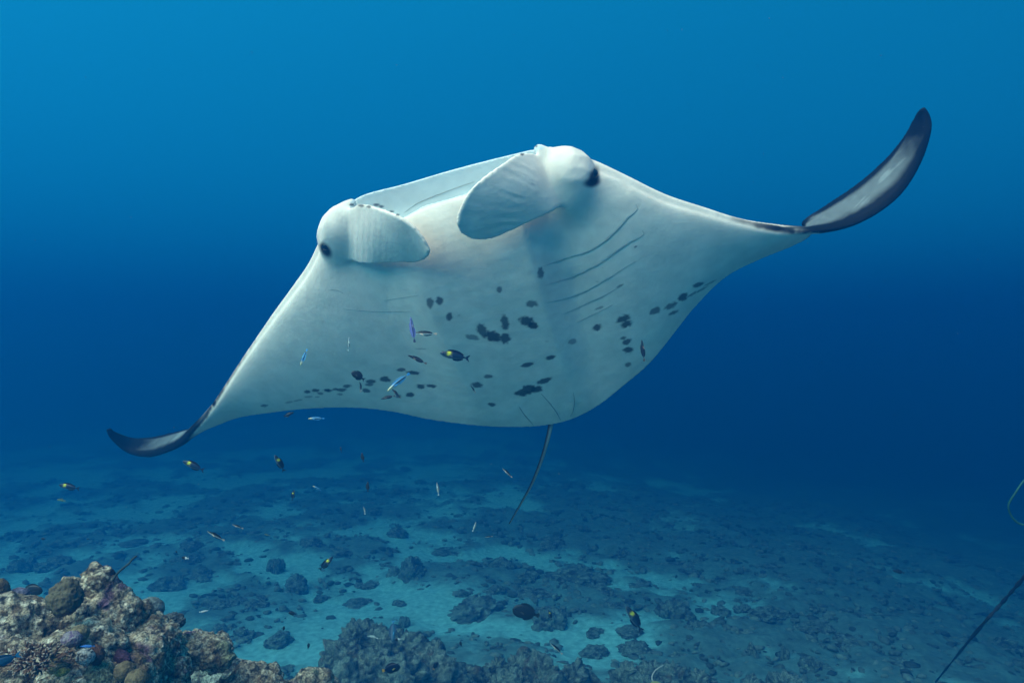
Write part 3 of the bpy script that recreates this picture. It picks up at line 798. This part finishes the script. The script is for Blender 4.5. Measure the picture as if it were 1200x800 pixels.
#@@FISH
# ------------------------------------------------------------------ fish
# body runs along +X (nose) from x=+.5 to x=-.38, tail fin behind; unit length
KINDS = {
 #            height  width  tail   nose  profile power
 'cleaner':  (.135,  .085, .11, 'round', .62),
 'wrasse':   (.24,   .13,  .20, 'fork', .60),
 'damsel':   (.46,   .17,  .24, 'fork', .55),
 'surgeon':  (.50,   .15,  .20, 'round', .55),
 'idol':     (.78,   .14,  .16, 'round', .55),
}
def fish_cols(style, x, z, hh):
    """x: .5 nose .. -.38 tail root, z: height / half height"""
    n = len(x); o = np.ones((n, 1))
    def mixc(c, d, w): return c*(1-w[:, None]) + np.array(d)*w[:, None]
    if style == 'bluestreak':      # blue body, black stripe widening to the tail, yellow-white nose
        c = o*np.array([[.08,.28,.50]]); c = mixc(c, (.75,.70,.40), sstep(.12, .42, x))
        wdt = .28 + .34*sstep(.3, -.4, x)
        c = mixc(c, (.006,.008,.014), 1-sstep(wdt*.8, wdt*1.15, np.abs(z-.12)))
    elif style == 'palestreak':    # black back, white belly
        c = o*np.array([[.55,.60,.58]]); c = mixc(c, (.008,.010,.014), sstep(-.15, .12, z))
    elif style == 'pale':
        c = o*np.array([[.40,.46,.44]]); c = mixc(c, (.12,.16,.16), sstep(.2, .7, z))
    elif style == 'darkslim':
        c = o*np.array([[.012,.016,.028]]); c = mixc(c, (.06,.07,.08), sstep(-.3, -.8, z))
    elif style == 'violet':
        c = o*np.array([[.16,.18,.42]]); c = mixc(c, (.02,.02,.06), 1-sstep(.2, .5, np.abs(z)))
    elif style == 'yellowband':    # dark blue with a bright yellow shoulder band, pale belly
        c = o*np.array([[.010,.035,.075]]); c = mixc(c, (.004,.012,.035), sstep(.2, .8, z))
        b = np.exp(-((x-.20)/.055)**2)*sstep(-.35, .1, z)
        c = mixc(c, (.62,.60,.03), np.clip(b*1.3, 0, 1)); c = mixc(c, (.16,.22,.24), sstep(-.55, -.95, z))
    elif style == 'navy':
        c = o*np.array([[.006,.012,.035]])
    elif style == 'slate':
        c = o*np.array([[.020,.026,.034]])
    elif style == 'neon':
        c = o*np.array([[.02,.13,.42]])
    elif style == 'bicolour':      # dark front, white rear
        c = o*np.array([[.01,.012,.02]]); c = mixc(c, (.85,.85,.80), sstep(.05, -.05, x))
    elif style == 'white':
        c = o*np.array([[.55,.60,.60]])
    elif style == 'parrot':
        c = o*np.array([[.03,.12,.20]]); c = mixc(c, (.015,.06,.12), sstep(-.2, .6, z))
    elif style == 'idolbands':     # yellow, black and white bands
        c = o*np.array([[.70,.66,.25]]); c = mixc(c, (.01,.01,.012), np.exp(-((x-.28)/.07)**4)); c = mixc(c, (.01,.01,.012), np.exp(-((x+.18)/.08)**4))
    elif style == 'greenish':
        c = o*np.array([[.20,.30,.16]]); c = mixc(c, (.05,.08,.06), sstep(0, .6, z))
    return c
TAILC = {'bluestreak': (.05,.25,.55), 'palestreak': (.55,.40,.30), 'pale': (.4,.48,.46), 'darkslim': (.10,.06,.05), 'violet': (.05,.05,.10), 'yellowband': (.012,.03,.06),
 'navy': (.75,.38,.03), 'slate': (.02,.025,.03), 'neon': (.02,.12,.35), 'bicolour': (.85,.85,.8), 'white': (.8,.84,.84), 'parrot': (.03,.20,.34), 'idolbands': (.01,.01,.012), 'greenish': (.2,.25,.1)}
FM = {}
def bendf(v, b):
    v = np.array(v, float); x = v[:, 0]; v[:, 1] += b*((x)**2-.08)*1.2
    return v
def flat_fin(poly, th=.006):
    """a thin closed blade in the XZ plane from an outline"""
    p = np.array(poly, float); n = len(p)
    v = np.vstack([np.stack([p[:, 0], np.full(n, th), p[:, 1]], 1), np.stack([p[:, 0], np.full(n, -th), p[:, 1]], 1)])
    f = [list(range(n)), list(range(n, 2*n))[::-1]] + [[i, i+n, (i+1) % n+n, (i+1) % n] for i in range(n)]
    return v, f
def fish_meshes(kind, style, bend):
    key = (kind, style, bend)
    if key in FM: return FM[key]
    H, Wd_, T, tail, pw = KINDS[kind]
    ns, k = 22, 14
    t = np.linspace(0, 1, ns); xs = .5 - .88*t
    prof = (np.clip(t, 0, 1)**pw*(1-t)**.78); prof /= prof.max(); prof = np.maximum(prof, .17*sstep(.5, 1, t)); prof[0] = .05
    V = []; zz = []
    for i in range(ns):
        for j in range(k):
            a = 2*math.pi*j/k
            V.append((xs[i], prof[i]*Wd_/2*math.cos(a)*(1-.3*t[i]), prof[i]*H/2*math.sin(a))); zz.append(math.sin(a))
    F = [[i*k+j, (i+1)*k+j, (i+1)*k+(j+1) % k, i*k+(j+1) % k] for i in range(ns-1) for j in range(k)]
    F += [list(range(k)), [(ns-1)*k+j for j in range(k)][::-1]]
    V = np.array(V); body = mesh_from('fish_body', bendf(V, bend), F); set_col(body, 'Col', fish_cols(style, V[:, 0], np.array(zz), H/2)); body.materials.append(M_fish)
    def finm(name, poly, rgb):
        v, f = flat_fin(poly); me = mesh_from(name, bendf(v, bend), f, False); set_col(me, 'Col', np.repeat(np.array([rgb]), len(v), 0)); me.materials.append(M_fish); return me
    r = prof[-1]*H/2
    if tail == 'fork': tp_ = [(-.36,r), (-.43,T*.38), (-.52,T*.62), (-.5,T*.40), (-.455,.0), (-.5,-T*.40), (-.52,-T*.62), (-.43,-T*.38), (-.36,-r)]
    else: tp_ = [(-.36,r), (-.42,T*.34), (-.485,T*.46), (-.5,T*.22), (-.505,0), (-.5,-T*.22), (-.485,-T*.46), (-.42,-T*.34), (-.36,-r)]
    tl = finm('tail_fin', tp_, TAILC[style])
    top = [(.5-.88*q, np.interp(q, t, prof)*H/2) for q in np.linspace(.25, .88, 8)]
    dcol = fish_cols(style, np.array([-.1]), np.array([.95]), 1)[0]
    hgt = .05 if kind == 'cleaner' else .075
    df = finm('dorsal_fin', [(a, b*.9) for a, b in top] + [(a-.03, b+hgt*math.sin(math.pi*(.15+.8*i/7))**.6) for i, (a, b) in reversed(list(enumerate(top)))], dcol)
    bot = [(.5-.88*q, -np.interp(q, t, prof)*H/2) for q in np.linspace(.5, .88, 6)]
    af = finm('anal_fin', [(a, b*.9) for a, b in bot] + [(a-.03, b-hgt*.8*math.sin(math.pi*(.15+.8*i/5))**.6) for i, (a, b) in reversed(list(enumerate(bot)))], dcol)
    pf = []
    for s in (1, -1):
        v, f = flat_fin([(.22,-.01), (.16,.012), (.08,-.01), (.06,-.05), (.13,-.045)], .002)
        v[:, 1] += s*(Wd_*.45 + (.22-v[:, 0])*.35); me = mesh_from('pectoral_fin', bendf(v, bend), f, False)
        set_col(me, 'Col', np.repeat(np.array([[min(.8, c*1.5+.03) for c in TAILC[style]]]), len(v), 0)); me.materials.append(M_fish); pf.append(me)
    ey = []
    for s in (1, -1):
        v, f = ICO1; v = v*.017*(1 if H < .2 else 1.35) + np.array([.40, s*np.interp(.114, t, prof)*Wd_/2*.8, H*.07]); ey.append(mesh_from('eye', bendf(v, bend), f)); ey[-1].materials.append(M_eye)
    FM[key] = (body, tl, df, af, pf, ey)
    return FM[key]
def fish(name, kind, style, nose, tail, d, label, cat='fish', bend=0.0, dd=0.0, up=None, group=None, roll=0.0):
    """nose and tail pixels, depth, extra depth of the tail"""
    a = P(*nose, d); b = P(*tail, d+dd); X = a-b; L = np.linalg.norm(X); X /= L
    u = np.array([0, -.12, 1.0]) if up is None else np.array([up[0], -.12, up[1]], float)
    if roll: u = u + roll*np.cross(X, u)
    Z = u - X*u.dot(X); Z /= np.linalg.norm(Z); Y = np.cross(Z, X)
    m = fish_meshes(kind, style, bend)
    o = link(name, m[0])
    Mx = Matrix(((X[0], Y[0], Z[0], 0), (X[1], Y[1], Z[1], 0), (X[2], Y[2], Z[2], 0), (0, 0, 0, 1)))
    o.matrix_world = Matrix.Translation(Vector((a+b)/2)) @ Mx @ Matrix.Scale(L, 4)
    tag(o, label, cat, group)
    px = math.hypot(nose[0]-tail[0], nose[1]-tail[1])
    link('tail_fin', m[1], None, o)
    if px > 9:
        link('dorsal_fin', m[2], None, o); link('anal_fin', m[3], None, o)
    if px > 13:
        for q in m[4]: link('pectoral_fin', q, None, o)
        for q in m[5]: link('eye', q, None, o)
    return o
CW = 'cleaner_wrasse'; BW = 'banded_wrasse'
# in front of the belly
fish(BW, 'wrasse', 'yellowband', (515.5,413.5), (550,420), 2.7, 'dark fish with yellow band close under the belly, largest of its kind', dd=.02)
fish(CW, 'cleaner', 'bluestreak', (454,458), (480,437), 2.7, 'bright blue and black striped wrasse crossing two dark fish under the belly', bend=.25)
fish(CW, 'cleaner', 'violet', (481,371), (486,401), 2.8, 'violet wrasse hanging upright before the belly', up=(-.8,.3))
fish(CW, 'cleaner', 'palestreak', (484,390.5), (512,391), 2.9, 'black and white wrasse lying level behind the violet one', bend=-.12)
fish(CW, 'cleaner', 'darkslim', (478,416), (500,426), 2.8, 'slim dark wrasse above and left of the largest banded fish', bend=.15)
fish(CW, 'cleaner', 'bluestreak', (352,428), (360,409), 2.8, 'small blue wrasse upright before the outer left wing', up=(.8,.2))
fish('slender_fish', 'cleaner', 'pale', (409,395), (408,411), 2.9, 'thin pale fish with dark head upright before the belly', up=(-.8,.3))
fish('damselfish', 'damsel', 'slate', (412,435.5), (427,445), 2.9, 'small dark oval damselfish before the rear of the belly', dd=.02)
fish('slender_fish', 'cleaner', 'darkslim', (422,447), (423,459), 2.9, 'tiny bent dark fish under the small dark damselfish', bend=.5, up=(.8,.3))
fish(CW, 'cleaner', 'darkslim', (459,455), (469,466), 2.85, 'short dark wrasse with reddish tail touching the bright blue wrasse', up=(.4,.6))
fish(CW, 'cleaner', 'darkslim', (446,467.5), (463,463.5), 2.9, 'black sliver of a wrasse below the bright blue one')
fish('slender_fish', 'cleaner', 'darkslim', (552,452), (557,460), 2.95, 'tiny bent dark fish beside a belly spot', bend=.6, up=(.6,.6))
fish(CW, 'cleaner', 'darkslim', (752,398), (755,423), 3.1, 'thin dark wrasse with spread fins upright by the right rear edge', up=(-.8,.2))
# below the left wing
fish(BW, 'wrasse', 'yellowband', (214,540), (239,551), 3.2, 'banded fish under the left wing tip, yellow shoulder clear')
fish(BW, 'wrasse', 'yellowband', (322,533), (333,552), 3.2, 'banded fish diving tail down below the left wing', up=(.6,.5), dd=.03)
fish(BW, 'wrasse', 'yellowband', (69,568), (93,572.5), 3.4, 'banded fish alone at far left above the pinnacle')
fish(BW, 'wrasse', 'yellowband', (390,652.5), (374,668), 3.6, 'curved banded fish low over the sand, nose up', bend=.5, up=(-.5,.6))
fish(BW, 'wrasse', 'yellowband', (734,710), (752,739), 4.6, 'banded fish swimming steeply over the reef flat', up=(.6,.4))
fish(BW, 'wrasse', 'yellowband', (642.5,714), (646.5,726), 4.6, 'tiny banded fish beside the plain dark oval fish', up=(.8,.3))
fish(BW, 'wrasse', 'yellowband', (344.5,574), (342.5,586), 3.8, 'small banded fish upright in open water near a blue wrasse', up=(-.8,.3))
fish('dark_wrasse', 'wrasse', 'slate', (344,483), (332,488), 3.3, 'small curled dark fish just under the left wing edge', bend=.7)
fish(CW, 'cleaner', 'bluestreak', (361,490.5), (380,490), 3.2, 'pale blue wrasse level just below the left wing')
fish(CW, 'cleaner', 'bluestreak', (366.5,569), (376,574.5), 3.5, 'small white and blue wrasse in open water')
DG = 'small dark fish below the manta'
for (a, b) in (((424,530),(426,541)), ((431,564),(431,576)), ((399,523),(400,530))):
    fish('dark_wrasse', 'wrasse', 'slate', a, b, 3.7, 'small dark fish hanging upright in open water below the manta', up=(-.8,.3), group=DG)
PG = 'small pale fish below the manta'
for (a, b, k) in (((512,565),(514,580),.1), ((558,611),(554,622),.4), ((426,593),(428,602),.5)):
    fish('pale_wrasse', 'cleaner', 'pale', a, b, 3.7, 'small pale silvery fish hanging upright in open water below the manta', bend=k, up=(.8,.3), group=PG)
fish(CW, 'cleaner', 'palestreak', (589,548.5), (600,559), 3.7, 'dark backed wrasse slanting beside the tail of the manta', up=(.6,.6))
fish(CW, 'cleaner', 'palestreak', (568,629), (577,628), 4.0, 'tiny black and white wrasse below the tip of the manta tail')
fish(CW, 'cleaner', 'palestreak', (243,622), (263,633), 3.3, 'longer black and white wrasse over the left sand', dd=.02)
fish(CW, 'cleaner', 'palestreak', (272,614), (285,619), 3.6, 'shorter black and white wrasse beside the longer one')
fish(CW, 'cleaner', 'palestreak', (645,753), (659,766), 4.3, 'thin black and white wrasse just over the ragged ridge', up=(.6,.6))
fish('bicolour_damselfish', 'damsel', 'bicolour', (213,653), (221,654), 3.6, 'tiny half black half white damselfish over the sand')
fish('white_fish', 'cleaner', 'white', (244,715), (233,717), 3.2, 'small white fish above the grey overhanging rock', bend=.4)
fish('white_fish', 'cleaner', 'white', (430,744.5), (443,747), 5.0, 'small white fish above the broad coral ridge', bend=.5)
fish('bicolour_damselfish', 'damsel', 'bicolour', (463,749.5), (470,748), 5.0, 'tiny black and white damselfish at the broad coral ridge')
fish('small_fish', 'wrasse', 'greenish', (67,585), (77,586.5), 3.8, 'tiny olive fish below the far left banded fish', bend=.3)
fish('small_fish', 'wrasse', 'greenish', (310,625.5), (316,627), 4.2, 'tiny olive speck of a fish over the hazy sand')
NG = 'tiny dark damselfish over the sand'
for (a, b, d) in (((48,631),(54,631),4.5), ((101,631),(105,631.5),5.0), ((338,717.5),(347,719),4.8), ((333,733),(332,739),4.6), ((362,753),(361,760),4.5), ((539,751),(541,757),4.8), ((206,645),(208,648),5.0)):
    fish('damselfish', 'damsel', 'slate', a, b, d, 'tiny dark damselfish hovering over the pale sand', up=None if abs(a[0]-b[0]) > 3 else (-.8,.3), group=NG)
fish('surgeonfish', 'surgeon', 'slate', (600.5,713), (632,721), 4.4, 'plain dark oval fish over the reef flat', dd=.02)
fish('surgeonfish', 'surgeon', 'navy', (469,780), (448,785.5), 4.3, 'dark navy fish with an orange tail over the broad coral ridge')
fish('surgeonfish', 'surgeon', 'slate', (50,692), (25,690), 2.9, 'dark round fish half hidden behind the mauve coral')
fish('damselfish', 'damsel', 'navy', (513,775), (508,784), 4.8, 'dark damselfish with orange tail against the right end of the broad ridge', up=(-.6,.5))
fish('blue_fish', 'wrasse', 'parrot', (460,752), (461,726), 5.0, 'upright blue grey fish with spread fins at the broad ridge', up=(-.9,.1), dd=.1)
fish('blue_damselfish', 'cleaner', 'neon', (94,757), (111,756.5), 2.15, 'small neon blue fish in front of the pinnacle')
fish('blue_wrasse', 'wrasse', 'parrot', (-22,783), (24,766), 2.0, 'dull blue fish entering at the edge by the branching coral', dd=.05)
fish('dark_wrasse', 'wrasse', 'slate', (1046,668), (1060,671), 7.0, 'faint dark fish far off over the dim seabed')
mi = fish('moorish_idol', 'idol', 'idolbands', (757,811), (783,806), 4.4, 'black white and yellow idol fish with a long white streamer')
sp = crom([P(767,801,4.4), P(764,793,4.4), P(768,785,4.42), P(777,779,4.45)], 6)
sv_, sf_ = tube(sp, np.linspace(.006, .002, len(sp)), 5)
inv = mi.matrix_world.inverted()
sv_ = np.array([tuple(inv @ Vector(q)) for q in sv_])
M_white = plain_mat('streamer_white', (.42,.44,.42), .6)
link('streamer', mesh_from('streamer', sv_, sf_), M_white, mi)

# ------------------------------------------------------------------ rope and cord by the right edge
M_rope = plain_mat('dark_rope', (.012,.014,.018), .9, .4, 60)
rp = crom([gpt(1096, 799), P(1140,745,5.6), P(1175,705,5.2), P(1200,676,4.9), P(1230,640,4.6), P(1275,585,4.3)], 24)
tt_ = np.linspace(0, 1, len(rp)); k_ = 8
rr_ = .011*(1+.22*np.sin(tt_*95)+.12*np.sin(tt_*37))
v_, f_ = tube(rp - rp[0], rr_, k_)
tag(link('rope', mesh_from('rope', v_, f_), M_rope), 'dark taut rope running up from the seabed past the right edge', 'rope').location = tuple(rp[0])
M_cord = plain_mat('green_cord', (.02,.10,.08), .6)
cp = crom([P(1222,540,4.3), P(1210,553,4.3), P(1199,564,4.3), P(1190,577,4.3), P(1182,591,4.32), P(1184,602,4.34), P(1190,610,4.35), P(1197,614,4.35), P(1210,615,4.35)], 10)
v_, f_ = tube(cp - cp[0], .006, 6)
tag(link('cord', mesh_from('cord', v_, f_), M_cord), 'thin green cord bending into view above the dark rope', 'cord').location = tuple(cp[0])
# ------------------------------------------------------------------ drifting specks in the water
rg = np.random.default_rng(19); V1, F1 = ICO1; sv2, sf2 = [], []
for k in range(200):
    d = rg.uniform(1.6, 7.0); q = P(rg.uniform(-60, 1260), rg.uniform(-40, 700), d)
    sf2 += [[i+12*k for i in f] for f in F1]; sv2.append(V1*rg.uniform(.0005, .0011) + q)
M_speck = plain_mat('speck', (.3,.3,.28), .9)
tag(link('drifting_specks', mesh_from('drifting_specks', np.vstack(sv2), sf2), M_speck), 'fine pale specks drifting in the water', 'plankton', None, 'stuff')
